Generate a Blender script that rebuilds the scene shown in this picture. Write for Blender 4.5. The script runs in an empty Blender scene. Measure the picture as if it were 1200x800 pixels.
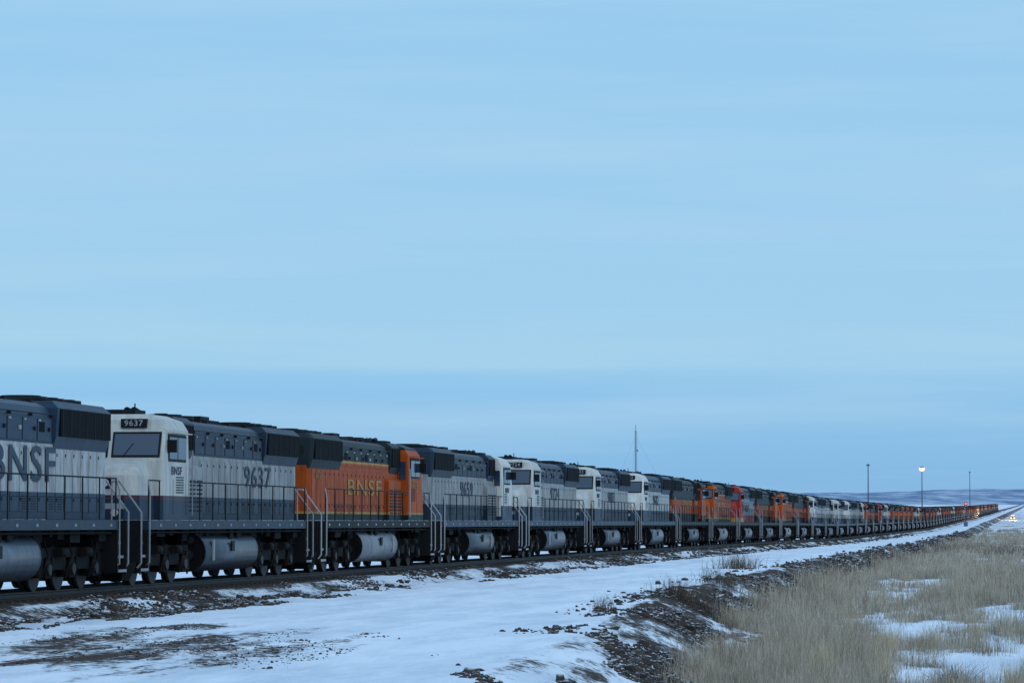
import bpy, math, random
import numpy as np
from mathutils import Matrix, Vector
random.seed(7); rng=np.random.default_rng(7)
scene=bpy.context.scene
COL=scene.collection
scene.view_settings.view_transform='Standard'
scene.view_settings.look='None'
scene.view_settings.exposure=0

# ------------------------------------------------------------------ layout
FPX=3900.0; CAMZ=3.0
XC=-25.3; SL=0.157; NRM=math.hypot(SL,1)
UX,UY=SL/NRM,1/NRM
NX,NY=UY,-UX
_dd=np.arange(-300,21000,2.0)
_D=np.interp(_dd,[-300,50,88,196,337,403,741,1320,2300,4000,20000],[1.5,2.0,2.3,3.0,4.1,4.7,6.5,7.2,7.7,8.5,12])
_k=np.ones(31)/31; _D=np.convolve(np.pad(_D,15,mode='edge'),_k,mode='valid')
def drop(d): return np.interp(d,_dd,_D)
def railz(d): return CAMZ-drop(d)
def pos(d,t): return XC+SL*d+NX*t, d+NY*t
def te(d): return np.interp(d,[20,45,66,110,157,240,526,1069,2300],[18.6,17.9,16.8,13.9,13.3,12.8,10.7,8.9,8.5])-.6

def _hash(ix,iy,seed):
    n=(ix*374761393+iy*668265263+seed*1442695041)&0xffffffff
    n=((n^(n>>13))*1274126177)&0xffffffff
    return ((n^(n>>16))&0xffff)/65535.0
def vnoise(x,y,seed=0):
    ix=np.floor(x).astype(np.int64); iy=np.floor(y).astype(np.int64)
    fx=x-ix; fy=y-iy; fx=fx*fx*(3-2*fx); fy=fy*fy*(3-2*fy)
    a=_hash(ix,iy,seed);b=_hash(ix+1,iy,seed);c=_hash(ix,iy+1,seed);e=_hash(ix+1,iy+1,seed)
    return (a*(1-fx)+b*fx)*(1-fy)+(c*(1-fx)+e*fx)*fy
def fbm(x,y,o=4,seed=0):
    r=0;a=.5;s=0
    for i in range(o):
        r=r+a*vnoise(x,y,seed+i*17); s+=a; a*=.5; x=x*2.03+11.3; y=y*2.03+5.7
    return r/s
def sstep(a,b,x):
    q=np.clip((x-a)/(b-a),0,1); return q*q*(3-2*q)
def patch(d,t):
    a=np.exp(-((d-60)/12.0)**2-((t-10.6)/4.6)**2)
    b=.8*np.exp(-((d-70)/8.0)**2-((t-6.4)/2.6)**2)
    return np.clip(a+b,0,1)
def gz(d,t,detail=True):
    d=np.asarray(d,float); t=np.asarray(t,float)
    T=te(d); tt=np.abs(t)
    ball=-0.2-0.32*sstep(1.7,3.0,tt)
    slope=-1.10*sstep(T-0.1,T+2.9,t)
    und=(fbm(d/14,t/9,3,5)-.5)*0.7*sstep(T+2,T+8,t)
    und2=(fbm(d/60,t/45,3,9)-.5)*1.2*sstep(T+8,T+40,t)*np.clip(1-d/1500,0.2,1)
    left=-0.35*sstep(3.5,8,-t)
    z=railz(d)+ball+slope+und+und2+left
    rough=(fbm(d*.8,t*1.3,4,21)-.5)
    near=.45+.55*sstep(60,100,d)
    amp=0.04+0.14*sstep(2.0,2.6,tt)*(1-sstep(3.8,5.6,tt))+0.30*near*sstep(T-.8,T+.3,t)*(1-sstep(T+2,T+4,t))+0.14*sstep(T+2,T+5,t)
    amp=amp+0.12*patch(d,t)
    amp=amp*(tt>1.8)
    z=z+rough*amp
    for c in (6.2,7.9):
        z=z-0.035*np.exp(-((t-c-(fbm(d/30,d*0,2,3)-.5)*1.2)/.22)**2)*(t<T)
    return z

# ------------------------------------------------------------------ materials
MATS={}
def newmat(name):
    m=bpy.data.materials.new(name); m.use_nodes=True
    MATS[name]=m
    return m,m.node_tree.nodes,m.node_tree.links,m.node_tree.nodes['Principled BSDF']
def paint(name,col,rough=.45,dirt=.5,metal=0.0,spec=.4,scale=1.0,dirtcol=(.05,.045,.042)):
    m,n,l,p=newmat(name)
    tc=n.new('ShaderNodeTexCoord'); mp=n.new('ShaderNodeMapping')
    mp.inputs['Scale'].default_value=(1.7*scale,1.7*scale,.35*scale)
    oi=n.new('ShaderNodeObjectInfo')
    off=n.new('ShaderNodeVectorMath'); off.operation='ADD'
    sc=n.new('ShaderNodeMath'); sc.operation='MULTIPLY'; sc.inputs[1].default_value=57.0
    l.new(oi.outputs['Random'],sc.inputs[0])
    l.new(tc.outputs['Object'],off.inputs[0]); l.new(sc.outputs[0],off.inputs[1])
    l.new(off.outputs[0],mp.inputs['Vector'])
    ns=n.new('ShaderNodeTexNoise'); ns.inputs['Scale'].default_value=2.2; ns.inputs['Detail'].default_value=7; ns.inputs['Roughness'].default_value=.68
    l.new(mp.outputs[0],ns.inputs['Vector'])
    cr=n.new('ShaderNodeValToRGB'); cr.color_ramp.elements[0].position=.40; cr.color_ramp.elements[1].position=.70
    cr.color_ramp.elements[0].color=(0,0,0,1); cr.color_ramp.elements[1].color=(dirt,dirt,dirt,1)
    l.new(ns.outputs['Fac'],cr.inputs[0])
    mx=n.new('ShaderNodeMix'); mx.data_type='RGBA'
    mx.inputs[6].default_value=(*col,1); mx.inputs[7].default_value=(*dirtcol,1)
    l.new(cr.outputs[0],mx.inputs[0])
    hv=n.new('ShaderNodeHueSaturation')
    mr=n.new('ShaderNodeMapRange'); mr.inputs[3].default_value=.66; mr.inputs[4].default_value=1.10
    l.new(oi.outputs['Random'],mr.inputs[0]); l.new(mr.outputs[0],hv.inputs['Value']); l.new(mx.outputs[2],hv.inputs['Color'])
    l.new(hv.outputs[0],p.inputs['Base Color'])
    rr=n.new('ShaderNodeMapRange'); rr.inputs[3].default_value=rough*.8; rr.inputs[4].default_value=min(1,rough*1.4); l.new(ns.outputs['Fac'],rr.inputs[0]); l.new(rr.outputs[0],p.inputs['Roughness'])
    p.inputs['Metallic'].default_value=metal
    p.inputs['Specular IOR Level'].default_value=spec
    return m
paint('slate_paint',(.016,.038,.070),.45,.6,dirtcol=(.035,.045,.06),spec=.25)
paint('cream_paint',(.45,.455,.44),.5,.7,dirtcol=(.09,.085,.08),spec=.25)
paint('cab_white',(.66,.645,.58),.42,.45,dirtcol=(.18,.165,.15))
paint('maroon_paint',(.06,.015,.025),.45,.3)
paint('orange_paint',(.40,.066,.006),.5,.65,dirtcol=(.055,.022,.012),spec=.15)
paint('orange_cab',(.52,.088,.008),.5,.35,dirtcol=(.12,.038,.017),spec=.15)
paint('red_paint',(.38,.026,.012),.45,.35,spec=.15)
paint('green_paint',(.008,.018,.021),.5,.4,spec=.2,dirtcol=(.03,.032,.032))
paint('yellow_paint',(.44,.22,.025),.5,.5)
paint('silver_paint',(.22,.24,.26),.4,.5,metal=.2)
paint('black_metal',(.006,.007,.009),.55,.35,dirtcol=(.022,.021,.021),spec=.2)
paint('underframe_grime',(.006,.006,.007),.7,.6,dirtcol=(.026,.022,.020),spec=.12)
paint('tank_metal',(.08,.11,.145),.32,.55,metal=.35,dirtcol=(.025,.025,.025))
paint('tank_light',(.30,.325,.35),.4,.65,metal=.2,dirtcol=(.07,.065,.06))
paint('rail_white',(.38,.40,.42),.5,.4,dirtcol=(.12,.12,.12))
paint('steel',(.032,.028,.026),.5,.5,metal=.2,spec=.3)
paint('wood_tie',(.035,.03,.025),.85,.3)
paint('fan_roof',(.011,.015,.019),.65,.5,spec=.15,dirtcol=(.03,.03,.03))
m,n,l,p=newmat('grille'); p.inputs['Base Color'].default_value=(.004,.005,.006,1); p.inputs['Roughness'].default_value=.8; p.inputs['Specular IOR Level'].default_value=.1
m,n,l,p=newmat('glass'); p.inputs['Base Color'].default_value=(.02,.04,.07,1); p.inputs['Roughness'].default_value=.08; p.inputs['Specular IOR Level'].default_value=.9
m,n,l,p=newmat('lens'); p.inputs['Base Color'].default_value=(.5,.5,.5,1); p.inputs['Roughness'].default_value=.15
def emis(name,c,s):
    m,n,l,p=newmat(name); p.inputs['Base Color'].default_value=(*c,1); p.inputs['Emission Color'].default_value=(*c,1); p.inputs['Emission Strength'].default_value=s
emis('lamp_glow',(1,.62,.26),2.4); emis('headlight_glow',(1,.55,.22),4); emis('red_glow',(1,.08,.04),4)
paint('galvanized',(.10,.15,.22),.5,.2,metal=.2)
paint('tyre',(.02,.02,.02),.8,.2)

# ------------------------------------------------------------------ mesh builder
class MB:
    def __init__(s): s.v=[];s.f=[];s.m=[];s.names=[];s.sm=[]
    def mi(s,n):
        if n not in s.names: s.names.append(n)
        return s.names.index(n)
    def add(s,vs,fs,mat,smooth=False):
        o=len(s.v); s.v.extend(vs); k=s.mi(mat)
        for f in fs: s.f.append([i+o for i in f]); s.m.append(k); s.sm.append(smooth)
    def box(s,x0,x1,y0,y1,z0,z1,mat):
        s.add([(x0,y0,z0),(x1,y0,z0),(x1,y1,z0),(x0,y1,z0),(x0,y0,z1),(x1,y0,z1),(x1,y1,z1),(x0,y1,z1)],
          [(0,3,2,1),(4,5,6,7),(0,1,5,4),(1,2,6,5),(2,3,7,6),(3,0,4,7)],mat)
    def box2(s,x0,x1,y0,y1,z0,z1,mat):
        s.box(x0,x1,y0,y1,z0,z1,mat); s.box(x0,x1,-y1,-y0,z0,z1,mat)
    def cyl(s,c,axis,r,h,mat,n=16,r2=None):
        r2=r if r2 is None else r2
        ax={'x':(Vector((1,0,0)),Vector((0,1,0)),Vector((0,0,1))),'y':(Vector((0,1,0)),Vector((0,0,1)),Vector((1,0,0))),'z':(Vector((0,0,1)),Vector((1,0,0)),Vector((0,1,0)))}[axis]
        c=Vector(c); vs=[]
        for k,(hh,rr) in enumerate(((-h/2,r),(h/2,r2))):
            for i in range(n):
                a=2*math.pi*i/n
                vs.append(tuple(c+ax[0]*hh+ax[1]*rr*math.cos(a)+ax[2]*rr*math.sin(a)))
        s.add(vs,[(i,(i+1)%n,n+(i+1)%n,n+i) for i in range(n)],mat,True)
        o=len(s.v)-2*n; k=s.mi(mat)
        s.f.append([o+i for i in range(n)][::-1]); s.m.append(k); s.sm.append(False)
        s.f.append([o+n+i for i in range(n)]); s.m.append(k); s.sm.append(False)
    def tube(s,pts,r,mat,n=5):
        pts=[Vector(q) for q in pts]
        for a,b in zip(pts[:-1],pts[1:]):
            d=(b-a).normalized(); u=d.orthogonal().normalized(); w=d.cross(u)
            vs=[tuple(q+u*r*math.cos(2*math.pi*i/n)+w*r*math.sin(2*math.pi*i/n)) for q in (a-d*r*.5,b+d*r*.5) for i in range(n)]
            s.add(vs,[(i,(i+1)%n,n+(i+1)%n,n+i) for i in range(n)]+[tuple(range(n))[::-1],tuple(range(n,2*n))],mat)
    def stack(s,levels,matfn,top='black_metal',smooth=False):
        N=8; o=len(s.v)
        for (z,x0,x1,w,cf,cr) in levels:
            s.v.extend([(x0+cr,-w,z),(x1-cf,-w,z),(x1,-w+cf,z),(x1,w-cf,z),(x1-cf,w,z),(x0+cr,w,z),(x0,w-cr,z),(x0,-w+cr,z)])
        for j in range(len(levels)-1):
            k=s.mi(matfn((levels[j][0]+levels[j+1][0])/2))
            for i in range(N):
                a=o+j*N+i;b=o+j*N+(i+1)%N
                s.f.append([a,b,b+N,a+N]); s.m.append(k); s.sm.append(smooth)
        s.f.append([o+i for i in range(N)][::-1]); s.m.append(s.mi(matfn(levels[0][0]))); s.sm.append(False)
        e=o+(len(levels)-1)*N
        s.f.append([e+i for i in range(N)]); s.m.append(s.mi(top)); s.sm.append(False)
    def slab(s,q,th,mat):
        q=[Vector(a) for a in q]; nn=(q[1]-q[0]).cross(q[3]-q[0]).normalized()*th
        vs=[tuple(a) for a in q]+[tuple(a+nn) for a in q]
        s.add(vs,[(0,3,2,1),(4,5,6,7),(0,1,5,4),(1,2,6,5),(2,3,7,6),(3,0,4,7)],mat)
    def mesh(s,name):
        me=bpy.data.meshes.new(name); me.from_pydata(s.v,[],s.f)
        for nn in s.names: me.materials.append(MATS[nn])
        me.polygons.foreach_set('material_index',s.m); me.polygons.foreach_set('use_smooth',s.sm)
        me.update(); return me
def link(name,me,parent=None,mw=None):
    o=bpy.data.objects.new(name,me); COL.objects.link(o)
    if parent: o.parent=parent
    if mw is not None: o.matrix_local=mw
    return o

# ------------------------------------------------------------------ locomotive
SCH={
 'cream':dict(b=[(2.42,'slate_paint'),(3.60,'cream_paint'),(9,'slate_paint')],cab=[(2.30,'slate_paint'),(2.42,'maroon_paint'),(9,'cab_white')],sill='slate_paint',tank='tank_metal'),
 'orange':dict(b=[(1.98,'green_paint'),(2.06,'yellow_paint'),(3.76,'orange_paint'),(3.84,'yellow_paint'),(9,'green_paint')],cab=[(1.98,'green_paint'),(2.06,'yellow_paint'),(4.42,'orange_cab'),(9,'green_paint')],sill='black_metal',tank='tank_light'),
 'red':dict(b=[(2.3,'red_paint'),(3.7,'silver_paint'),(9,'slate_paint')],cab=[(2.1,'yellow_paint'),(9,'red_paint')],sill='black_metal',tank='tank_metal'),
 'dark':dict(b=[(2.3,'black_metal'),(3.2,'orange_paint'),(9,'green_paint')],cab=[(2.2,'black_metal'),(4.0,'orange_cab'),(9,'green_paint')],sill='black_metal',tank='tank_metal'),
}
def bandfn(b):
    def f(z):
        for lim,mm in b:
            if z<lim: return mm
    return f
def lv(fixed,b):
    zs=sorted(set([a[0] for a in fixed]+[x for x,_ in b if fixed[0][0]<x<fixed[-1][0]]))
    A=np.array(fixed,float); out=[]
    for z in zs: out.append((z,)+tuple(float(np.interp(z,A[:,0],A[:,k])) for k in range(1,6)))
    return out
def banded_box2(m,x0,x1,y0,y1,z0,z1,b):
    zs=[z0]+[q for q,_ in b if z0<q<z1]+[z1]; f=bandfn(b)
    for a,c in zip(zs[:-1],zs[1:]): m.box2(x0,x1,y0,y1,a,c,f((a+c)/2))
HW=1.10   # hood half width
RX=-10.25 # hood rear
CX=-.55   # cab shift
def loco_meshes(sc):
    S=SCH[sc]; out={}
    hb=S['b']; hf=bandfn(hb); cb=S['cab']; cf=bandfn(cb)
    upper=hf(4)
    m=MB()
    m.stack(lv([(1.76,RX,5.9+CX,HW,.03,.10),(4.26,RX,5.9+CX,HW,.03,.10),(4.50,RX+.02,5.9+CX,HW-.12,.03,.1),(4.62,RX+.1,5.9+CX,.70,.03,.1)],hb),hf,'fan_roof')
    x=RX+.3; r2=random.Random(3)
    while x<2.1:
        banded_box2(m,x,x+.67,HW-.005,HW+.03,1.95,3.48,hb)
        for zz in (2.2,3.3): m.box2(x+.57,x+.61,HW+.03,HW+.045,zz,zz+.08,'black_metal')
        if r2.random()<.3:
            for q in range(6): m.box2(x+.1,x+.5,HW+.03,HW+.040,2.0+q*.06,2.025+q*.06,'black_metal')
        x+=.735
    x=-5.2
    while x<3.2:
        banded_box2(m,x,x+1.1,HW-.005,HW+.025,3.66,4.20,hb)
        m.box2(x+.15,x+.25,HW+.025,HW+.07,3.90,4.0,'cream_paint' if r2.random()<.4 else 'black_metal')
        if r2.random()<.6: m.box2(x+.55,x+.98,HW+.025,HW+.035,3.88,4.12,'grille')
        m.box2(x+.95,x+1.03,HW+.025,HW+.06,4.13,4.18,'rail_white')
        x+=1.2
    for s in (1,-1):
        m.tube([(-5.3,(HW+.07)*s,4.32),(3.4,(HW+.07)*s,4.32)],.016,'black_metal')
        for xx in np.arange(-5.2,3.5,1.7): m.box(xx,xx+.05,min((HW-.02)*s,(HW+.08)*s),max((HW-.02)*s,(HW+.08)*s),4.24,4.31,'black_metal')
    a,b_=2.75,5.85+CX
    m.stack(lv([(1.76,a,b_,1.28,.02,.02),(3.22,a,b_,1.28,.02,.02),(3.34,a+.05,b_-.05,HW,.02,.02)],hb),hf,hf(3.3))
    for i in range(3):
        for j in range(8): m.box2(a+.15+i*.8,a+.72+i*.8,1.275,1.30,2.0+j*.12,2.05+j*.12,'black_metal')
    a,b_=3.55,5.3
    m.stack([(3.50,a,b_,HW,.02,.02),(3.70,a,b_,HW+.08,.02,.02),(4.50,a,b_,HW+.10,.02,.02),(4.66,a+.05,b_-.05,HW-.1,.02,.02)],lambda z:upper,'fan_roof')
    m.box2(a+.1,b_-.1,HW+.08,HW+.125,3.74,4.44,'grille')
    for i in range(5): m.box2(a+.15+i*.33,a+.18+i*.33,HW+.125,HW+.14,3.74,4.44,'black_metal')
    m.stack([(3.50,RX+.01,-5.45,HW,.02,.06),(3.80,RX-.02,-5.4,HW+.10,.02,.1),(4.50,RX-.02,-5.4,HW+.14,.02,.1),(4.68,RX+.1,-5.5,HW-.05,.02,.1)],lambda z:upper,'fan_roof')
    m.box2(RX+.22,-5.6,HW+.12,HW+.165,3.80,4.48,'grille')
    for i in range(7): m.box2(RX+.22+i*.71,RX+.25+i*.71,HW+.165,HW+.175,3.80,4.48,'black_metal')
    m.box(RX-.06,RX,-.32,.32,2.0,3.5,hf(3.2))
    m.box2(RX-.10,RX+.01,.42,.86,4.0,4.22,'black_metal')
    m.cyl((RX-.06,.13,4.1),'x',.11,.12,'lens',12); m.cyl((RX-.06,-.13,4.1),'x',.11,.12,'lens',12)
    for xc in (-9.3,-7.8,-6.3): m.cyl((xc,0,4.74),'z',.66,.14,'fan_roof',20); m.cyl((xc,0,4.82),'z',.5,.04,'black_metal',20)
    for xc in (1.3,2.7): m.cyl((xc,0,4.70),'z',.6,.2,'fan_roof',20); m.cyl((xc,0,4.81),'z',.2,.05,'black_metal',12)
    m.box(-2.6,-.6,-.42,.42,4.61,4.76,'fan_roof'); m.box(-2.2,-1.1,-.2,.2,4.76,4.88,'black_metal')
    m.box(-4.9,-3.3,-.5,.5,4.61,4.70,'fan_roof')
    for xx in (-5.1,-3.0,-.2,.6,3.3): m.box2(xx,xx+.12,.55,.67,4.54,4.70,'black_metal')
    m.box(3.7,5.1,-.8,.8,4.655,4.72,'fan_roof')
    out['long_hood']=m.mesh(sc+'_long_hood')
    # ---- cab
    m=MB(); c=CX
    CL=[(1.76,5.9+c,8.70+c,1.52,.07,.03),(3.38,5.9+c,8.70+c,1.52,.07,.03),(4.24,5.9+c,8.40+c,1.50,.07,.03),(4.50,5.92+c,8.30+c,1.34,.06,.03),(4.66,6.0+c,8.05+c,.9,.05,.03)]
    m.stack(lv(CL,cb),cf,cf(4.6) if sc!='cream' else 'cab_white')
    n1=10.02
    m.stack(lv([(1.76,8.65+c,n1,1.30,.34,.0),(2.95,8.65+c,n1-.07,1.26,.32,.0),(3.14,8.65+c,n1-.22,1.2,.28,.0),(3.42,8.65+c,8.95+c,1.12,.05,.0)],cb),cf,cf(3.3))
    m.box(n1-.08,n1,-.85,-.25,1.9,2.98,cf(2.8)); m.box(n1,n1+.015,-.7,-.4,2.5,2.85,'glass')
    m.box(n1-.1,n1+.02,.02,.58,2.62,2.88,'black_metal')
    for yy in (.16,.44): m.cyl((n1+.03,yy,2.75),'x',.10,.04,'lens',12)
    for yy in (.7,-.95): m.cyl((n1+.02,yy,1.95),'x',.10,.1,'lens',12)
    if sc=='cream': m.box(n1-.04,n1-.012,-.95,.95,2.05,2.2,'rail_white')
    def wx(z): return float(np.interp(z,[3.38,4.24],[8.70,8.40]))+c
    for sgn in (1,-1):
        for (e,zz0,zz1,mt,off) in ((.0,3.46,4.16,'black_metal',.012),(.06,3.52,4.10,'glass',.026)):
            ya,yb=.05+e,1.42-e
            q=[(wx(zz0)+off,ya*sgn,zz0),(wx(zz0)+off,yb*sgn,zz0),(wx(zz1)+off,yb*sgn,zz1),(wx(zz1)+off,ya*sgn,zz1)]
            if sgn<0: q=[q[1],q[0],q[3],q[2]]
            m.slab(q,.012,mt)
        m.tube([(wx(3.5)+.05,.4*sgn,3.5),(wx(3.85)+.05,.65*sgn,3.85)],.010,'black_metal')
        m.box(8.24+c,8.46+c,.62*sgn-.36,.62*sgn+.36,4.27,4.52,'black_metal')
        def sb(x0,x1,ya,yb,z0,z1,mt):
            y0,y1=sorted((ya*sgn,yb*sgn)); m.box(x0+c,x1+c,y0,y1,z0,z1,mt)
        sb(6.25,8.15,1.50,1.535,3.36,4.10,'black_metal')
        sb(6.32,7.16,1.53,1.545,3.43,4.03,'glass'); sb(7.24,8.08,1.53,1.545,3.43,4.03,'glass')
        sb(6.2,8.2,1.5,1.70,4.13,4.16,cf(3.5)); sb(8.18,8.24,1.52,1.78,3.6,3.95,'black_metal')
        sb(5.86,5.9,1.12,1.46,1.95,4.12,cf(3.3))
        sb(5.84,5.86,1.16,1.42,3.3,3.98,'glass')
        for j in range(7): sb(6.5,7.3,1.515,1.535,2.5+j*.07,2.53+j*.07,'black_metal')
        sb(8.78,8.82,1.2,1.24,1.76,3.0,cf(3))
        sb(7.6,7.62,1.515,1.525,1.9,2.85,'black_metal'); sb(6.2,6.22,1.515,1.525,1.9,3.3,'black_metal')
    m.box(6.6+c,7.8+c,-.45,.45,4.655,4.80,'fan_roof')
    m.tube([(7.9+c,.5,4.6),(7.9+c,.5,4.95)],.02,'black_metal')
    for q in (-.1,.1): m.cyl((6.3+c,q,4.82),'x',.05,.5,'black_metal',8,.1)
    m.box(6.25+c,6.35+c,-.15,.15,4.6,4.78,'black_metal')
    out['cab']=m.mesh(sc+'_cab')
    # ---- frame, stairs, pilots
    m=MB()
    m.box(-9.75,9.75,-1.56,1.56,1.50,1.75,S['sill'])
    m.box(-10.58,10.58,-.86,.86,1.42,1.752,'black_metal')
    m.box(-9.0,9.0,-.5,.5,.95,1.50,'underframe_grime')
    for i in range(12): m.box2(-9.2+i*1.6,-9.04+i*1.6,1.56,1.566,1.58,1.65,'rail_white')
    r3=random.Random(5); x=-9.4
    while x<9.2:
        ww=r3.uniform(.25,.9); m.box2(x,x+ww,1.0,1.0+r3.uniform(.15,.42),1.5-r3.uniform(.12,.34),1.499,'underframe_grime'); x+=ww+r3.uniform(.1,.6)
    m.tube([(-9.5,1.45,1.42),(9.5,1.45,1.42)],.03,'underframe_grime'); m.tube([(-9.5,-1.45,1.42),(9.5,-1.45,1.42)],.03,'underframe_grime')
    for e in (1,-1):
        def bx(x0,x1,y0,y1,z0,z1,mt):
            a,b_=sorted((x0*e,x1*e)); m.box(a,b_,y0,y1,z0,z1,mt)
        for sy in (1,-1):
            def by(x0,x1,ya,yb,z0,z1,mt):
                y0,y1=sorted((ya*sy,yb*sy)); bx(x0,x1,y0,y1,z0,z1,mt)
            for k in range(4): by(9.80,10.54,.92+.14*(3-k),1.30+.085*(3-k),.42+.36*k,.46+.36*k,'steel'); by(9.80,10.54,1.305+.085*(3-k),1.33+.085*(3-k),.40+.36*k,.47+.36*k,'rail_white')
            by(9.755,9.80,.9,1.56,.40,1.50,'black_metal'); by(10.54,10.59,.9,1.57,.34,1.74,'black_metal')
            y=1.60*sy
            m.tube([(9.68*e,1.53*sy,2.82),(9.76*e,y,2.5),(9.78*e,y,.62),(9.78*e,1.5*sy,.55)],.022,'rail_white')
            m.tube([(10.62*e,.78*sy,2.78),(10.62*e,.98*sy,2.78),(10.62*e,y,1.95),(10.62*e,y,.62),(10.62*e,1.5*sy,.5)],.026,'rail_white')
            m.tube([(10.6*e,.78*sy,2.78),(10.6*e,.78*sy,1.7)],.022,'rail_white')
        bx(10.59,10.65,-1.55,1.55,.62,1.42,'black_metal')
        a=[(10.62*e,-1.5,.68),(10.62*e,1.5,.68),(10.95*e,1.35,.16),(10.95*e,-1.35,.16)]
        m.slab(a,.04,'black_metal')
        bx(10.5,11.0,-.14,.14,.78,1.06,'steel'); bx(11.0,11.12,-.2,.17,.72,1.1,'steel')
        for q in (-.6,-.45,.45,.6): m.tube([(10.66*e,q,1.3),(10.95*e,q,.75),(11.2*e,q,.7)],.025,'black_metal')
        m.tube([(10.6*e,-.7,2.6),(10.6*e,.7,2.6)],.02,'black_metal')
        bx(9.0,9.7,-1.2,1.2,1.0,1.46,'underframe_grime')
    out['underframe']=m.mesh(sc+'_underframe')
    # ---- fuel tank
    m=MB(); L=[]
    for k in range(13):
        a=-math.pi/2+math.pi*k/12
        L.append((.84+.58*math.sin(a),-3.35,3.35,.62+.88*max(0,math.cos(a))**.6,.04,.04))
    m.stack(L,lambda z:S['tank'],S['tank'],True)
    for xx in (-3.37,3.33): 
        m.stack([(z,xx-.02,xx+.05,w+.015,0,0) for (z,_,_,w,_,_) in L],lambda z:'underframe_grime','underframe_grime')
    m.box2(-.1,.25,1.49,1.54,.85,1.15,'black_metal'); m.box2(2.3,2.5,1.49,1.53,.6,1.2,'rail_white')
    m.box2(-3.2,3.2,1.0,1.30,1.36,1.498,'underframe_grime')
    for q in (3.75,-3.75):
        for z in (.75,1.2): m.cyl((q,1.05,z),'x',.17,.7,'underframe_grime',10); m.cyl((q,-1.05,z),'x',.17,.7,'underframe_grime',10)
    out['fuel_tank']=m.mesh(sc+'_fuel_tank')
    # ---- trucks
    m=MB()
    for c in (-6.75,6.75):
        m.box(c-2.4,c+2.4,-.5,.5,.55,.95,'underframe_grime')
        for sy in (1,-1):
            def by(x0,x1,ya,yb,z0,z1,mt):
                y0,y1=sorted((ya*sy,yb*sy)); m.box(x0,x1,y0,y1,z0,z1,mt)
            by(c-2.75,c+2.75,1.0,1.16,.82,1.06,'underframe_grime')
            by(c-1.55,c-.55,1.02,1.18,.52,.84,'underframe_grime'); by(c+.55,c+1.55,1.02,1.18,.52,.84,'underframe_grime')
            for ax in (-2.05,0,2.05):
                m.cyl((c+ax,.80*sy,.53),'y',.53,.14,'steel',24); m.cyl((c+ax,.70*sy,.53),'y',.57,.04,'steel',24)
                by(c+ax-.22,c+ax+.22,.9,1.24,.33,.74,'underframe_grime')
                m.cyl((c+ax,1.26*sy,.53),'y',.14,.07,'steel',12)
                for q in (-.36,.36): m.cyl((c+ax+q,1.08*sy,.66),'z',.09,.36,'black_metal',8)
                m.tube([(c+ax+.3,1.2*sy,1.3),(c+ax+.2,1.28*sy,.9),(c+ax+.62,1.24*sy,.3)],.022,'underframe_grime')
                by(c+ax+.56,c+ax+.68,.74,.9,.25,.85,'underframe_grime')
            m.cyl((c-1.05,1.27*sy,.95),'x',.12,.6,'underframe_grime',10); m.cyl((c+1.05,1.27*sy,.95),'x',.12,.6,'underframe_grime',10)
            by(c+2.4,c+2.75,.95,1.2,.35,.9,'underframe_grime'); by(c-2.75,c-2.4,.95,1.2,.35,.9,'underframe_grime')
            m.tube([(c-2.9,1.1*sy,.25),(c-2.75,1.1*sy,1.0)],.03,'underframe_grime')
        for ax in (-2.05,0,2.05): m.cyl((c+ax,0,.53),'y',.09,1.5,'steel',8)
    out['trucks']=m.mesh(sc+'_trucks')
    # ---- walkway hand rails
    m=MB()
    for sy in (1,-1):
        y=1.53*sy; xs=np.arange(-9.65,5.2,1.53)
        for xx in xs: m.tube([(xx,y,1.74),(xx,y,2.82)],.020,'black_metal')
        m.tube([(-9.68,y,2.82),(5.2,y,2.82)],.022,'black_metal')
        m.tube([(-9.68,y,2.3),(5.2,y,2.3)],.011,'black_metal')
        for xx in (8.55,9.66): m.tube([(xx,y,1.74),(xx,y,2.82)],.020,'black_metal')
        m.tube([(8.5,y,2.82),(9.68,y,2.82)],.022,'black_metal')
        m.tube([(5.25,1.60*sy,1.9),(5.25,1.60*sy,3.7)],.018,'rail_white')
    out['handrails']=m.mesh(sc+'_handrails')
    return out
LM={k:loco_meshes(k) for k in SCH}

def textmesh(s,size,mat,bold=.02,sx=1.0):
    cu=bpy.data.curves.new('t','FONT'); cu.body=s; cu.size=size; cu.align_x='CENTER'; cu.align_y='CENTER'; cu.offset=bold; cu.extrude=.004; cu.resolution_u=4
    cu.space_character=1.12
    o=bpy.data.objects.new('t',cu); COL.objects.link(o)
    dg=bpy.context.evaluated_depsgraph_get(); me=bpy.data.meshes.new_from_object(o.evaluated_get(dg))
    bpy.data.objects.remove(o); me.materials.clear(); me.materials.append(MATS[mat])
    for v in me.vertices: v.co.x*=sx
    return me
PITCH=22.25; D0=87.9
seq={-1:('orange',True),0:('cream',True),1:('cream',True),2:('orange',False),3:('cream',False),4:('cream',True),5:('cream',True),6:('cream',True),
 7:('dark',False),8:('orange',True),9:('red',True),10:('dark',False),11:('orange',True),12:('dark',False),13:('cream',True),14:('cream',False),15:('cream',True),16:('cream',True),17:('cream',False),18:('orange',True),19:('dark',False),20:('red',True)}
nums={0:'9711',1:'9637',2:'9878',3:'9659',4:'9724',5:'9803',6:'9682',7:'8876',8:'9915',9:'8251'}
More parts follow.
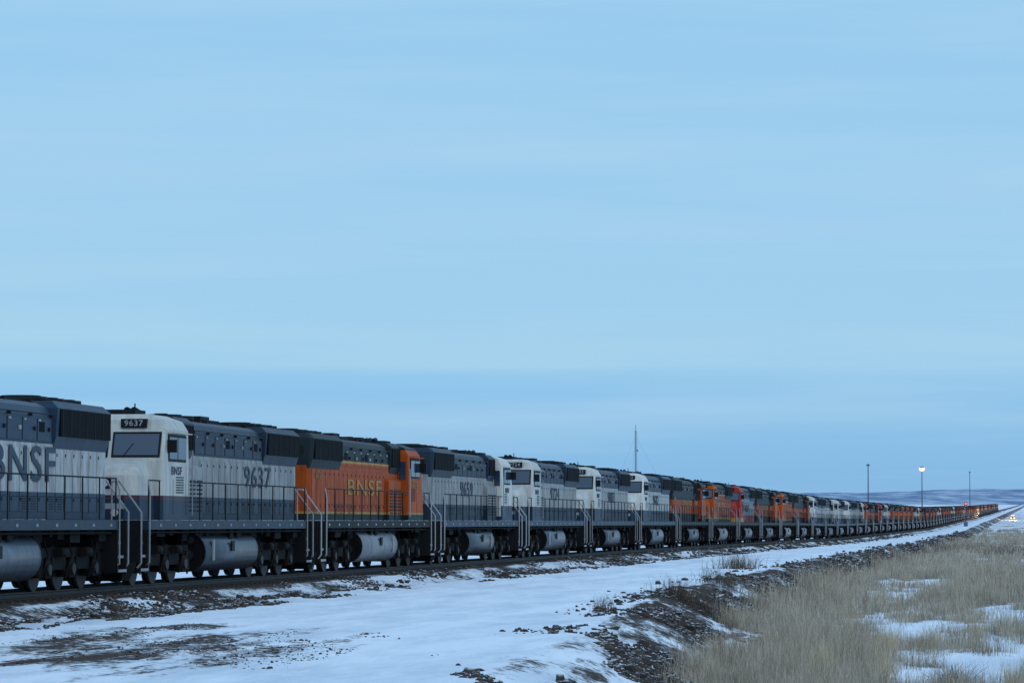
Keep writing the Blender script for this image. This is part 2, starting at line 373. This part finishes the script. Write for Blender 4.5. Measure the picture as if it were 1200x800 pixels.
for i in range(-1,94):
    if i in seq: sc,near=seq[i]
    else:
        sc=random.choices(['orange','cream','dark','red'],[4,3,7,1])[0]; near=random.random()<.55
    dc=D0+PITCH*(i-.5); x,y=pos(dc,0.0); z=float(railz(dc))
    slope=(float(railz(dc+8))-float(railz(dc-8)))/(16*NRM)
    u=Vector((UX,UY,slope)).normalized(); 
    if near: u=-u
    side=Vector((0,0,1)).cross(u).normalized(); up=u.cross(side)
    M=Matrix(((u.x,side.x,up.x,x),(u.y,side.y,up.y,y),(u.z,side.z,up.z,z),(0,0,0,1)))
    e=bpy.data.objects.new('locomotive',None); COL.objects.link(e); e.matrix_world=M; e.empty_display_size=1
    for pn,me in LM[sc].items():
        if i>45 and pn=='handrails': continue
        link(pn,me,e)
    if i<13:
        num=nums.get(i,str(9600+i*7)); cm={'cream':'slate_paint','orange':'yellow_paint','red':'black_metal','dark':'yellow_paint'}[sc]
        TY=HW+.056
        def side_text(s,size,xl,zc,yy,mat,bold=.02,sx=1.0):
            me=textmesh(s,size,mat,bold,sx)
            if near: mm=Matrix(((-1,0,0,xl),(0,0,1,yy),(0,1,0,zc),(0,0,0,1)))
            else: mm=Matrix(((1,0,0,xl),(0,0,-1,-yy),(0,1,0,zc),(0,0,0,1)))
            link('lettering',me,e,mm)
        if sc=='cream':
            if i==0: side_text('BNSF',1.2,-2.9,3.05,TY,cm,.015,1.8)
            elif i==1: side_text(num,.9,-4.6,3.05,TY,cm,.008,1.8)
            else: side_text(num,.85,-1.9,3.05,TY,cm,.008,1.7)
            side_text('BNSF',.32,7.25+CX,3.10,1.53,cm,.004,1.5)
        else:
            side_text('BNSF',.80,-1.2,2.90,TY,cm,.002,3.2)
            side_text(num,.45,7.2+CX,3.08,1.53,cm,.008,1.1)
            side_text(num,.36,RX+1.2,3.25,TY,cm,.004,1.1)
        if near:
            for yy in (.62,-.62):
                me=textmesh(num,.22,'rail_white',.003,1.1)
                link('number_board_digits',me,e,Matrix(((0,0,1,8.468+CX),(1,0,0,yy),(0,1,0,4.395),(0,0,0,1))))

# ------------------------------------------------------------------ ground sheet
ds=[-250,-200,-150,-110,-80,-60,-40,-20,0,12,22,30]
d=34.0
while d<150: ds.append(d); d+=.40
while d<20000: ds.append(d); d+=max(.4,(d-130)*.018) if d<4000 else d*.08
base=list(np.arange(-3.4,3.6,.2))+list(np.arange(3.6,34,.25))
t=34.0; st=.35; r=[]
while t<15000: r.append(t); st*=1.13; t+=st
l_=[]; t=-3.6; st=.3
while t>-15000: l_.append(t); st*=1.35; t-=st
ts=l_[::-1]+base+r
DD,TT=np.meshgrid(np.array(ds),np.array(ts),indexing='ij')
X,Y=pos(DD,TT); Z=gz(DD,TT)
nr,nc=DD.shape
V=np.stack([X,Y,Z],-1).reshape(-1,3)
idx=np.arange(nr*nc).reshape(nr,nc)
F=np.stack([idx[:-1,:-1],idx[:-1,1:],idx[1:,1:],idx[1:,:-1]],-1).reshape(-1,4)
def npmesh(name,V,F,smooth=False):
    me=bpy.data.meshes.new(name); k=F.shape[1]
    me.vertices.add(len(V)); me.vertices.foreach_set('co',V.astype(np.float32).ravel())
    me.loops.add(F.size); me.loops.foreach_set('vertex_index',F.astype(np.int32).ravel())
    me.polygons.add(len(F)); me.polygons.foreach_set('loop_start',np.arange(0,F.size,k,dtype=np.int32)); me.polygons.foreach_set('loop_total',np.full(len(F),k,dtype=np.int32))
    if smooth: me.polygons.foreach_set('use_smooth',np.ones(len(F),bool))
    me.update(calc_edges=True); return me
me=npmesh('ground',V,F,True)
T=te(DD); AT=np.abs(TT)
R=np.full(DD.shape,.18)
R=np.where(AT<1.9,.74,R)
R=np.maximum(R,.58*sstep(1.3,1.9,AT)*(1-sstep(2.9,5.0,AT)))
R=np.maximum(R,.58*patch(DD,TT)**.5)
sl=.52+.14*sstep(70,100,DD)
R=np.where(TT>0,np.maximum(R,sl*sstep(T-1.2,T+.2,TT)*(1-sstep(T+2.2,T+4.2,TT))),R)
for c in (6.2,7.9,10.2,11.9): R=np.maximum(R,.34*np.exp(-((TT-c-(fbm(DD/30,DD*0,2,3)-.5)*1.2)/.4)**2)*(TT<T))
field=np.where(TT>0,sstep(T+1.8,T+3.6,TT),sstep(5,9,-TT))
R=np.where(field>.5,.38+.16*sstep(150,500,DD)-.12*sstep(1500,4000,DD),R)
C=np.stack([R,field,np.zeros_like(R),np.ones_like(R)],-1).reshape(-1,4)
at=me.color_attributes.new('zone','FLOAT_COLOR','POINT'); at.data.foreach_set('color',C.astype(np.float32).ravel())
m,n,l,p=newmat('snowy_ground')
va=n.new('ShaderNodeVertexColor'); va.layer_name='zone'
sep=n.new('ShaderNodeSeparateColor'); l.new(va.outputs[0],sep.inputs[0])
tc=n.new('ShaderNodeNewGeometry'); mp=n.new('ShaderNodeMapping')
ang=math.atan2(SL,1)
mp.inputs['Rotation'].default_value=(0,0,ang)
l.new(tc.outputs['Position'],mp.inputs['Vector'])
mp2=n.new('ShaderNodeMapping'); mp2.inputs['Scale'].default_value=(1.0,.22,1.0); l.new(mp.outputs[0],mp2.inputs['Vector'])
def noise(sc,det,vec,rough=.6):
    q=n.new('ShaderNodeTexNoise'); q.inputs['Scale'].default_value=sc; q.inputs['Detail'].default_value=det; q.inputs['Roughness'].default_value=rough; l.new(vec,q.inputs['Vector']); return q
def mth(op,a,b=None):
    q=n.new('ShaderNodeMath'); q.operation=op
    for i,v in enumerate((a,b)):
        if v is None: continue
        if isinstance(v,(int,float)): q.inputs[i].default_value=v
        else: l.new(v,q.inputs[i])
    return q.outputs[0]
n1=noise(.9,8,mp2.outputs[0],.70); n2=noise(.16,4,mp2.outputs[0]); n3=noise(5,5,mp.outputs[0],.7)
s_=mth('ADD',mth('MULTIPLY',n1.outputs['Fac'],.65),mth('MULTIPLY',n2.outputs['Fac'],.35))
s_=mth('ADD',mth('MULTIPLY',s_,.75),mth('MULTIPLY',n3.outputs['Fac'],.25))
s_=mth('ADD',mth('MULTIPLY',mth('SUBTRACT',s_,.5),1.9),.5)
val=mth('ADD',s_,mth('SUBTRACT',sep.outputs[0],1.05))
mr=n.new('ShaderNodeMapRange'); mr.interpolation_type='SMOOTHSTEP'; mr.inputs[1].default_value=-.04; mr.inputs[2].default_value=.10; l.new(val,mr.inputs[0])
dirtc=n.new('ShaderNodeValToRGB'); dirtc.color_ramp.elements[0].color=(.012,.009,.008,1); dirtc.color_ramp.elements[1].color=(.09,.058,.038,1); dirtc.color_ramp.elements[0].position=.3; dirtc.color_ramp.elements[1].position=.75
n4=noise(11,5,mp.outputs[0],.7); l.new(n4.outputs['Fac'],dirtc.inputs[0])
tanc=n.new('ShaderNodeValToRGB'); tanc.color_ramp.elements[0].color=(.13,.10,.07,1); tanc.color_ramp.elements[1].color=(.36,.30,.23,1); tanc.color_ramp.elements[0].position=.3; tanc.color_ramp.elements[1].position=.7
l.new(n4.outputs['Fac'],tanc.inputs[0])
mg=n.new('ShaderNodeMix'); mg.data_type='RGBA'; l.new(sep.outputs[1],mg.inputs[0]); l.new(dirtc.outputs[0],mg.inputs[6]); l.new(tanc.outputs[0],mg.inputs[7])
snc=n.new('ShaderNodeValToRGB'); snc.color_ramp.elements[0].color=(.56,.64,.72,1); snc.color_ramp.elements[1].color=(.84,.89,.94,1); snc.color_ramp.elements[0].position=.32; snc.color_ramp.elements[1].position=.58
n5=noise(.5,8,mp2.outputs[0],.75); l.new(n5.outputs['Fac'],snc.inputs[0])
ms=n.new('ShaderNodeMix'); ms.data_type='RGBA'; l.new(mr.outputs[0],ms.inputs[0]); l.new(snc.outputs[0],ms.inputs[6]); l.new(mg.outputs[2],ms.inputs[7])
l.new(ms.outputs[2],p.inputs['Base Color']); p.inputs['Roughness'].default_value=.85; p.inputs['Specular IOR Level'].default_value=.2
bp=n.new('ShaderNodeBump'); bp.inputs['Distance'].default_value=.08; bp.inputs['Strength'].default_value=.7
n6=noise(3.2,8,mp.outputs[0],.7); l.new(n6.outputs['Fac'],bp.inputs['Height']); l.new(bp.outputs[0],p.inputs['Normal'])
me.materials.append(m); link('ground',me)

# ------------------------------------------------------------------ railway track
m=MB()
for sy in (-.7525,.7525):
    dl=[20+k*8 for k in range(int(2280/8))]
    prof=[(-.07,-.17),(.07,-.17),(.07,-.15),(.012,-.13),(.012,-.05),(.037,-.035),(.037,0),(-.037,0),(-.037,-.035),(-.012,-.05),(-.012,-.13),(-.07,-.15)]
    vs=[];fs=[];N=len(prof)
    for q in dl:
        for a,b in prof:
            xx,yy=pos(q,sy+a); vs.append((xx,yy,float(railz(q))+b))
    for k in range(len(dl)-1):
        for i in range(N): fs.append((k*N+i,k*N+(i+1)%N,(k+1)*N+(i+1)%N,(k+1)*N+i))
    m.add(vs,fs,'steel')
d=40.0
while d<420:
    vs=[]
    for zz in (-.36,-.168):
        for a,b in ((-.11,-1.3),(.11,-1.3),(.11,1.3),(-.11,1.3)):
            xx,yy=pos(d+a,b); vs.append((xx,yy,float(railz(d))+zz))
    m.add(vs,[(0,3,2,1),(4,5,6,7),(0,1,5,4),(1,2,6,5),(2,3,7,6),(3,0,4,7)],'wood_tie'); d+=.6
link('railway_track',m.mesh('railway_track'))

# ------------------------------------------------------------------ rocks / clods
m_,n,l,p=newmat('stone')
tc=n.new('ShaderNodeNewGeometry'); ns=n.new('ShaderNodeTexNoise'); ns.inputs['Scale'].default_value=2.5; ns.inputs['Detail'].default_value=5; l.new(tc.outputs['Position'],ns.inputs['Vector'])
cr=n.new('ShaderNodeValToRGB'); cr.color_ramp.elements[0].color=(.010,.008,.007,1); cr.color_ramp.elements[1].color=(.08,.055,.040,1); cr.color_ramp.elements[0].position=.3; cr.color_ramp.elements[1].position=.72
l.new(ns.outputs['Fac'],cr.inputs[0])
sx=n.new('ShaderNodeSeparateXYZ'); l.new(tc.outputs['Normal'],sx.inputs[0])
gt=n.new('ShaderNodeMapRange'); gt.inputs[1].default_value=.75; gt.inputs[2].default_value=.95; gt.inputs[4].default_value=.8; l.new(sx.outputs[2],gt.inputs[0])
nb=n.new('ShaderNodeTexNoise'); nb.inputs['Scale'].default_value=.9; l.new(tc.outputs['Position'],nb.inputs['Vector'])
nbr=n.new('ShaderNodeMapRange'); nbr.inputs[1].default_value=.42; nbr.inputs[2].default_value=.56; l.new(nb.outputs['Fac'],nbr.inputs[0])
mm=n.new('ShaderNodeMath'); mm.operation='MULTIPLY'; l.new(gt.outputs[0],mm.inputs[0]); l.new(nbr.outputs[0],mm.inputs[1])
mx=n.new('ShaderNodeMix'); mx.data_type='RGBA'; l.new(mm.outputs[0],mx.inputs[0]); l.new(cr.outputs[0],mx.inputs[6]); mx.inputs[7].default_value=(.72,.78,.84,1)
l.new(mx.outputs[2],p.inputs['Base Color']); p.inputs['Roughness'].default_value=.9
ph=(1+5**.5)/2
ICO=np.array([(-1,ph,0),(1,ph,0),(-1,-ph,0),(1,-ph,0),(0,-1,ph),(0,1,ph),(0,-1,-ph),(0,1,-ph),(ph,0,-1),(ph,0,1),(-ph,0,-1),(-ph,0,1)],float)/1.9
IF=np.array([(0,11,5),(0,5,1),(0,1,7),(0,7,10),(0,10,11),(1,5,9),(5,11,4),(11,10,2),(10,7,6),(7,1,8),(3,9,4),(3,4,2),(3,2,6),(3,6,8),(3,8,9),(4,9,5),(2,4,11),(6,2,10),(8,6,7),(9,8,1)])
def rocks(name,D_,T_,S_):
    N=len(D_); X,Y=pos(D_,T_); Z=gz(D_,T_)
    P=ICO[None]*(1+rng.uniform(-.35,.35,(N,12,1)))*S_[:,None,None]*rng.uniform(.6,1.3,(N,1,3))*np.array([1,1,.75])
    a=rng.uniform(0,6.28,N); c,s=np.cos(a)[:,None],np.sin(a)[:,None]
    Q=np.stack([P[:,:,0]*c-P[:,:,1]*s,P[:,:,0]*s+P[:,:,1]*c,P[:,:,2]],-1)
    Q+=np.stack([X,Y,Z+S_*.12],-1)[:,None]
    F=(IF[None]+12*np.arange(N)[:,None,None]).reshape(-1,3)
    me=npmesh(name,Q.reshape(-1,3),F); me.materials.append(MATS['stone']); link(name,me)
def sampled(N,dmin,dmax,power=1.0):
    u=rng.random(N); return 1/((1/dmin)*(1-u)+(1/dmax)*u)
D_=sampled(34000,42,700); T_=te(D_)+.4+rng.normal(.9,.95,len(D_))
k=fbm(D_/7,T_/1.6,4,33)>np.where(D_<85,.57,.46); D_,T_=D_[k],T_[k]; rocks('embankment_rubble',D_,T_,(rng.gamma(1.4,.010,len(D_))+.014)*(1+D_*.009))
D_=sampled(22000,55,600); T_=rng.uniform(1.5,4.6,len(D_)); k=fbm(D_/5,T_*1.0,4,35)>.50; D_,T_=D_[k],T_[k]
rocks('ballast_gravel',D_,T_,(rng.gamma(1.6,.012,len(D_))+.016)*(1+D_*.004))
D_=rng.uniform(45,85,12000); T_=rng.uniform(3.5,16,12000); k=(patch(D_,T_)*.6+fbm(D_/4,T_/1.0,5,40)*1.3)>1.22; D_,T_=D_[k],T_[k]
rocks('dirt_clods',D_,T_,rng.gamma(1.4,.006,len(D_))+.008)

# ------------------------------------------------------------------ dry grass
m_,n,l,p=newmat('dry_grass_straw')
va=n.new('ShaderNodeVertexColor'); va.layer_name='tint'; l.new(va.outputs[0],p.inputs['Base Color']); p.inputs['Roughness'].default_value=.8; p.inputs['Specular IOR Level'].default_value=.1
def grass(name,bx,by,bz,H,W,tint,lean=.35):
    N=len(bx); a=rng.uniform(0,6.28,N); ld=rng.uniform(0,6.28,N); L=np.abs(rng.normal(0,lean,N))*H
    ox=np.cos(a)*W/2; oy=np.sin(a)*W/2; lx=np.cos(ld)*L; ly=np.sin(ld)*L
    b=np.stack([bx,by,bz],-1); o=np.stack([ox,oy,0*ox],-1)
    mid=b+np.stack([lx*.35,ly*.35,H*.6],-1); tip=b+np.stack([lx,ly,H],-1)
    Vv=np.stack([b-o,b+o,mid+o*.8,mid-o*.8,tip+o*.25,tip-o*.25],1).reshape(-1,3)
    i=6*np.arange(N)[:,None]; F=np.concatenate([i+np.array([[0,1,2,3]]),i+np.array([[3,2,4,5]])],1).reshape(-1,4)
    me=npmesh(name,Vv,F)
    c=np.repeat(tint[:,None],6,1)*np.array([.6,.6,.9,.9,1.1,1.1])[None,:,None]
    c=np.concatenate([c,np.ones(c.shape[:2]+(1,))],-1).reshape(-1,4)
    at=me.color_attributes.new('tint','FLOAT_COLOR','POINT'); at.data.foreach_set('color',c.astype(np.float32).ravel())
    me.materials.append(MATS['dry_grass_straw']); link(name,me)
def tufts(N,dmin,dmax,nb,hmin,hmax,spread,wmul,thr):
    D_=sampled(N,dmin,dmax)
    tc0=te(D_)+1.9
    T_=tc0+rng.random(N)*np.maximum(12,(D_*.154-(XC+SL*D_)+6)-tc0)
    dens=fbm(D_/13,T_/2.4,4,50)*.70+.30*vnoise(D_/2.5,T_/.9,99); thr=thr+.035*(1-sstep(60,90,D_)); k=dens>thr; D_,T_,dens,thr=D_[k],T_[k],dens[k],thr[k]
    n=len(D_); D2=np.repeat(D_,nb)+rng.normal(0,spread*1.5,n*nb); T2=np.repeat(T_,nb)+rng.normal(0,spread,n*nb)
    hh=np.repeat(rng.uniform(hmin,hmax,n)*(0.45+1.5*(dens-thr)/.3).clip(.35,1.5),nb)*rng.uniform(.3,1.2,n*nb)
    X,Y=pos(D2,T2); Z=gz(D2,T2)-.02
    tone=np.repeat(rng.uniform(0,1,n),nb)+rng.normal(0,.18,n*nb); tone=tone.clip(0,1)[:,None]
    tint=np.array([.22,.17,.12])*(1-tone)+np.array([.62,.535,.41])*tone
    return X,Y,Z,hh,(wmul*(.0035+D2*.00006)),tint
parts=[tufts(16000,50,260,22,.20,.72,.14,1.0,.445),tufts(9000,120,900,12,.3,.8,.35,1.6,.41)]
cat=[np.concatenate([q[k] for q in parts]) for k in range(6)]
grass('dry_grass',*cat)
def px2t(px,d): 
    X_=(px-600)*d/FPX; return (X_-XC-SL*d)/(NX)
def clump(name,px,d,N,hmin,hmax,spread,c0,c1,W=.012,lean=.35):
    t=px2t(px,d); dd=d+rng.normal(0,spread,N); tt=t+rng.normal(0,spread*.7,N); X,Y=pos(dd,tt); Z=gz(dd,tt)-.03
    tn=rng.random(N)[:,None]; grass(name,X,Y,Z,rng.uniform(hmin,hmax,N),np.full(N,W),np.array(c0)*(1-tn)+np.array(c1)*tn,lean)
for (px,dd_,nn,hh_) in ((945,74,260,.9),(1020,84,240,.85),(1190,78,220,.9),(890,92,160,.7),(1120,96,220,.8),(985,110,200,.8),(1070,88,160,.7),(1150,72,160,.75),(840,82,140,.6),(1010,74,140,.7)):
    clump('tall_grass_clump',px,dd_,nn,.3,hh_,.24,(.34,.25,.15),(.70,.56,.36),.007,.28)
clump('dead_shrub',1088,70.5,700,.2,.74,.26,(.045,.032,.022),(.14,.10,.07),.008,.8)
clump('dead_shrub',800,104,500,.25,.75,.6,(.05,.04,.03),(.17,.125,.09),.011,.7)
clump('dead_shrub',840,125,300,.25,.7,.6,(.05,.04,.03),(.17,.125,.09),.011,.7)
clump('dead_shrub',860,160,400,.3,.8,.7,(.06,.045,.035),(.22,.16,.1),.016,.7)
clump('dead_shrub',1170,330,500,.6,1.5,2.0,(.05,.04,.035),(.18,.13,.09),.03,.6)
clump('dead_shrub',1120,400,500,.5,1.3,2.6,(.05,.04,.035),(.18,.13,.09),.03,.6)
clump('dead_shrub',705,84,160,.2,.55,.2,(.06,.045,.035),(.22,.16,.1),.007,.5)

# ------------------------------------------------------------------ distant hills
m_,n,l,p=newmat('haze_tinted_hill')
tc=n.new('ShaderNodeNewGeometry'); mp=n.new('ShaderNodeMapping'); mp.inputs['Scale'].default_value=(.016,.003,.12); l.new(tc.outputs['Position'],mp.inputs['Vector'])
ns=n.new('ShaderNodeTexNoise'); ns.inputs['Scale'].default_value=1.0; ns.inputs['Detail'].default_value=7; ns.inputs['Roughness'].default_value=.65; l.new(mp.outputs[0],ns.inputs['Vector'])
cr=n.new('ShaderNodeValToRGB'); cr.color_ramp.elements[0].color=(.17,.25,.37,1); cr.color_ramp.elements[1].color=(.44,.52,.62,1); cr.color_ramp.elements[0].position=.42; cr.color_ramp.elements[1].position=.62  # distance haze painted into the hill colour as a blue tint, with paler snow patches
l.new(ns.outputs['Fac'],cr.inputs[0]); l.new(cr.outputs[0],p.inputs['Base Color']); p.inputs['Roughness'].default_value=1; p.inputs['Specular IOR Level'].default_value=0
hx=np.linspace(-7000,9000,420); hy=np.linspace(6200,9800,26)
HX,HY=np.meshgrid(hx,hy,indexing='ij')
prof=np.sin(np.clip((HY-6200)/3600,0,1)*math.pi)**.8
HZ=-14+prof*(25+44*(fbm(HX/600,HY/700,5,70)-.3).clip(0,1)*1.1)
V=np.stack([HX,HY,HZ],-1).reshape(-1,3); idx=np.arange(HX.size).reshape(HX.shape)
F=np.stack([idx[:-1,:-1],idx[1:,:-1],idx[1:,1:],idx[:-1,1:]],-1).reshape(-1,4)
me=npmesh('hills',V,F,True); me.materials.append(MATS['haze_tinted_hill']); link('hills',me)

# ------------------------------------------------------------------ masts
def mast(px,d,ytop,lit):
    X_=(px-600)*d/FPX; zt=CAMZ+(585-ytop)*d/FPX; zb=float(railz(d))-1.2; h=zt-zb
    m=MB(); m.cyl((0,0,h/2),'z',.24,h,'galvanized',10,.14)
    m.cyl((0,0,.3),'z',.6,.6,'galvanized',10)
    m.cyl((0,0,h-.5),'z',.5 if lit else .3,.14,'galvanized',14)
    rr=.62 if lit else .35
    for k in range(4):
        a=k*math.pi/2+.4; c=(rr*math.cos(a),rr*math.sin(a),h-.45)
        m.cyl(c,'z',.26,.35,'galvanized',10,.18)
        if lit: m.cyl((c[0],c[1],c[2]-.62),'z',.30,.9,'lamp_glow',12,.5); 
        else: m.cyl((c[0],c[1],c[2]-.22),'z',.24,.1,'lens',10)
    if lit: m.cyl((0,0,h-1.55),'z',.35,.5,'lamp_glow',12,.75)
    o=link('street_lamp',m.mesh('street_lamp')); o.location=(X_,d,zb)
mast(1017,1000,543,False); mast(1080,1200,546,True); mast(1136,1700,552,False)
m=MB(); d=3000.; X_=(745-600)*d/FPX; zb=CAMZ-9.5; h=CAMZ+(585-498)*d/FPX-zb
leg=[(1.0*math.cos(a),1.0*math.sin(a)) for a in (0.3,2.39,4.49)]
N=44
for k in range(N):
    z0,z1=h*k/N*.93,h*(k+1)/N*.93
    for i in range(3):
        a,b=leg[i],leg[(i+1)%3]
        m.tube([(a[0],a[1],z0),(a[0],a[1],z1)],.16,'galvanized',4)
        m.tube([(a[0],a[1],z0),(b[0],b[1],z1)],.10,'galvanized',4)
        m.tube([(a[0],a[1],z1),(b[0],b[1],z1)],.10,'galvanized',4)
m.tube([(0,0,h*.92),(0,0,h)],.25,'galvanized',5)
for s in (.45,.7): m.cyl((1.3,0,h*s),'y',.9,.6,'galvanized',12)
for i in range(3):
    for s in (.5,.85): m.tube([(leg[i][0],leg[i][1],h*s),(leg[i][0]*38,leg[i][1]*38,0)],.05,'galvanized',3)
o=link('radio_mast',m.mesh('radio_mast')); o.location=(X_,d,zb)
m=MB(); m.cyl((0,0,3),'z',.12,6,'galvanized',8); m.box(-.35,.35,-.15,.15,5.2,6.6,'black_metal'); m.cyl((0,-.2,6.2),'y',.24,.2,'red_glow',10); m.cyl((0,-.2,5.6),'y',.2,.2,'lens',10); m.box(-.5,.5,-.4,.4,0,1.2,'galvanized')
d=900.; o=link('railway_signal',m.mesh('railway_signal')); o.location=((1131-600)*d/FPX,d,float(railz(d))-.6)
# pickup truck, lights on, on the service road
m=MB()
m.box(-2.7,2.7,-.95,.95,.55,1.15,'black_metal')
m.stack([(1.15,-.9,1.3,.92,.1,.05),(1.25,-.9,1.25,.92,.1,.05),(1.85,-.75,.55,.78,.1,.05),(1.9,-.7,.5,.74,.1,.05)],lambda z:'glass' if 1.25<z<1.85 else 'slate_paint','slate_paint')
m.stack([(.6,1.25,2.72,.96,.15,0),(1.05,1.25,2.72,.96,.15,0),(1.2,1.25,2.6,.9,.15,0)],lambda z:'slate_paint','slate_paint')
m.box2(-2.68,-.95,.86,.96,1.15,1.32,'slate_paint'); m.box(-2.7,-2.6,-.95,.95,1.15,1.32,'slate_paint'); m.box(2.72,2.85,-.95,.95,.45,.62,'galvanized')
for xx in (-1.75,1.75):
    for yy in (-.88,.88): m.cyl((xx,yy,.4),'y',.4,.26,'tyre',16)
for yy in (-.62,.62): m.cyl((2.80,yy,.92),'x',.30,.16,'headlight_glow',12); m.cyl((1.0,yy*.6,1.97),'x',.2,.14,'headlight_glow',10)
d=1450.; xx=(1186-600)*d/FPX; tt=px2t(1186,d)
o=link('pickup_truck',m.mesh('pickup_truck')); o.location=(xx,d,float(gz(d,tt))+.02); o.rotation_euler=(0,0,math.atan2(-d,-xx))
ld=bpy.data.lights.new('headlight_beam','SPOT'); ld.energy=60000; ld.color=(1,.58,.26); ld.spot_size=math.radians(70); ld.spot_blend=.6; ld.shadow_soft_size=.3
lo=bpy.data.objects.new('headlight_beam',ld); COL.objects.link(lo); lo.parent=o; lo.location=(3.1,0,1.0); lo.rotation_euler=(0,math.radians(-80),0)

# ------------------------------------------------------------------ sky + light
w=bpy.data.worlds.new('World'); scene.world=w; w.use_nodes=True
n=w.node_tree.nodes; l=w.node_tree.links; n.clear()
out=n.new('ShaderNodeOutputWorld')
v=Vector((.45,-.85,.42)).normalized()
sky=n.new('ShaderNodeTexSky'); sky.sky_type='NISHITA'; sky.sun_disc=False; sky.sun_elevation=math.asin(v.z); sky.sun_rotation=math.atan2(v.x,v.y)
b1=n.new('ShaderNodeBackground'); b1.inputs[1].default_value=.08; l.new(sky.outputs[0],b1.inputs[0])
tc=n.new('ShaderNodeTexCoord'); sp=n.new('ShaderNodeSeparateXYZ'); l.new(tc.outputs['Generated'],sp.inputs[0])
mp=n.new('ShaderNodeMapping'); mp.inputs['Scale'].default_value=(3.0,3.0,42); mp.inputs['Rotation'].default_value=(0,.012,0); l.new(tc.outputs['Generated'],mp.inputs['Vector'])
ns=n.new('ShaderNodeTexNoise'); ns.inputs['Scale'].default_value=1.3; ns.inputs['Detail'].default_value=5; ns.inputs['Roughness'].default_value=.55; l.new(mp.outputs[0],ns.inputs['Vector'])
wb=n.new('ShaderNodeMath'); wb.operation='MULTIPLY_ADD'; wb.inputs[1].default_value=.006; l.new(ns.outputs['Fac'],wb.inputs[0]); l.new(sp.outputs[2],wb.inputs[2])
mr=n.new('ShaderNodeMapRange'); mr.inputs[1].default_value=0; mr.inputs[2].default_value=.5; l.new(wb.outputs[0],mr.inputs[0])
def lin(r,g,b): 
    f=lambda c:(c/255/12.92) if c/255<=.04045 else ((c/255+.055)/1.055)**2.4
    return (f(r),f(g),f(b),1)
cr=n.new('ShaderNodeValToRGB'); e=cr.color_ramp.elements
stops=[(0,(132,184,228)),(.012,(134,189,233)),(.030,(138,195,238)),(.0400,(144,200,240)),(.0430,(158,208,240)),(.09,(156,206,241)),(.16,(150,204,242))]
e[0].position=0; e[0].color=lin(*stops[0][1]); e[1].position=1; e[1].color=(.48,.74,1.08,1)
for z,c in stops[1:]:
    q=e.new(z/.5); q.color=lin(*c)
q=e.new(.30/.5); q.color=(.38,.65,1.0,1)
l.new(mr.outputs[0],cr.inputs[0])
cl=n.new('ShaderNodeValToRGB'); cl.color_ramp.elements[0].position=.42; cl.color_ramp.elements[1].position=.72; cl.color_ramp.elements[0].color=(0,0,0,1); cl.color_ramp.elements[1].color=(.5,.5,.5,1)
l.new(ns.outputs['Fac'],cl.inputs[0])
mx=n.new('ShaderNodeMix'); mx.data_type='RGBA'; l.new(cl.outputs[0],mx.inputs[0]); l.new(cr.outputs[0],mx.inputs[6]); mx.inputs[7].default_value=lin(180,216,241)
b2=n.new('ShaderNodeBackground'); b2.inputs[1].default_value=1.0; l.new(mx.outputs[2],b2.inputs[0])
ms=n.new('ShaderNodeMixShader'); ms.inputs[0].default_value=.93; l.new(b1.outputs[0],ms.inputs[1]); l.new(b2.outputs[0],ms.inputs[2]); l.new(ms.outputs[0],out.inputs[0])
sd=bpy.data.lights.new('sun','SUN'); sd.energy=.5; sd.angle=math.radians(25); sd.color=(1,.95,.90)
so=bpy.data.objects.new('sun',sd); COL.objects.link(so)
so.rotation_euler=v.to_track_quat('Z','Y').to_euler()

# ------------------------------------------------------------------ camera
cd=bpy.data.cameras.new('camera'); cd.sensor_width=36; cd.lens=FPX/1200*36; cd.clip_start=1; cd.clip_end=40000
co=bpy.data.objects.new('camera',cd); COL.objects.link(co); co.location=(0,0,CAMZ); co.rotation_euler=(math.radians(90)+math.atan(185/FPX),0,0)
scene.camera=co
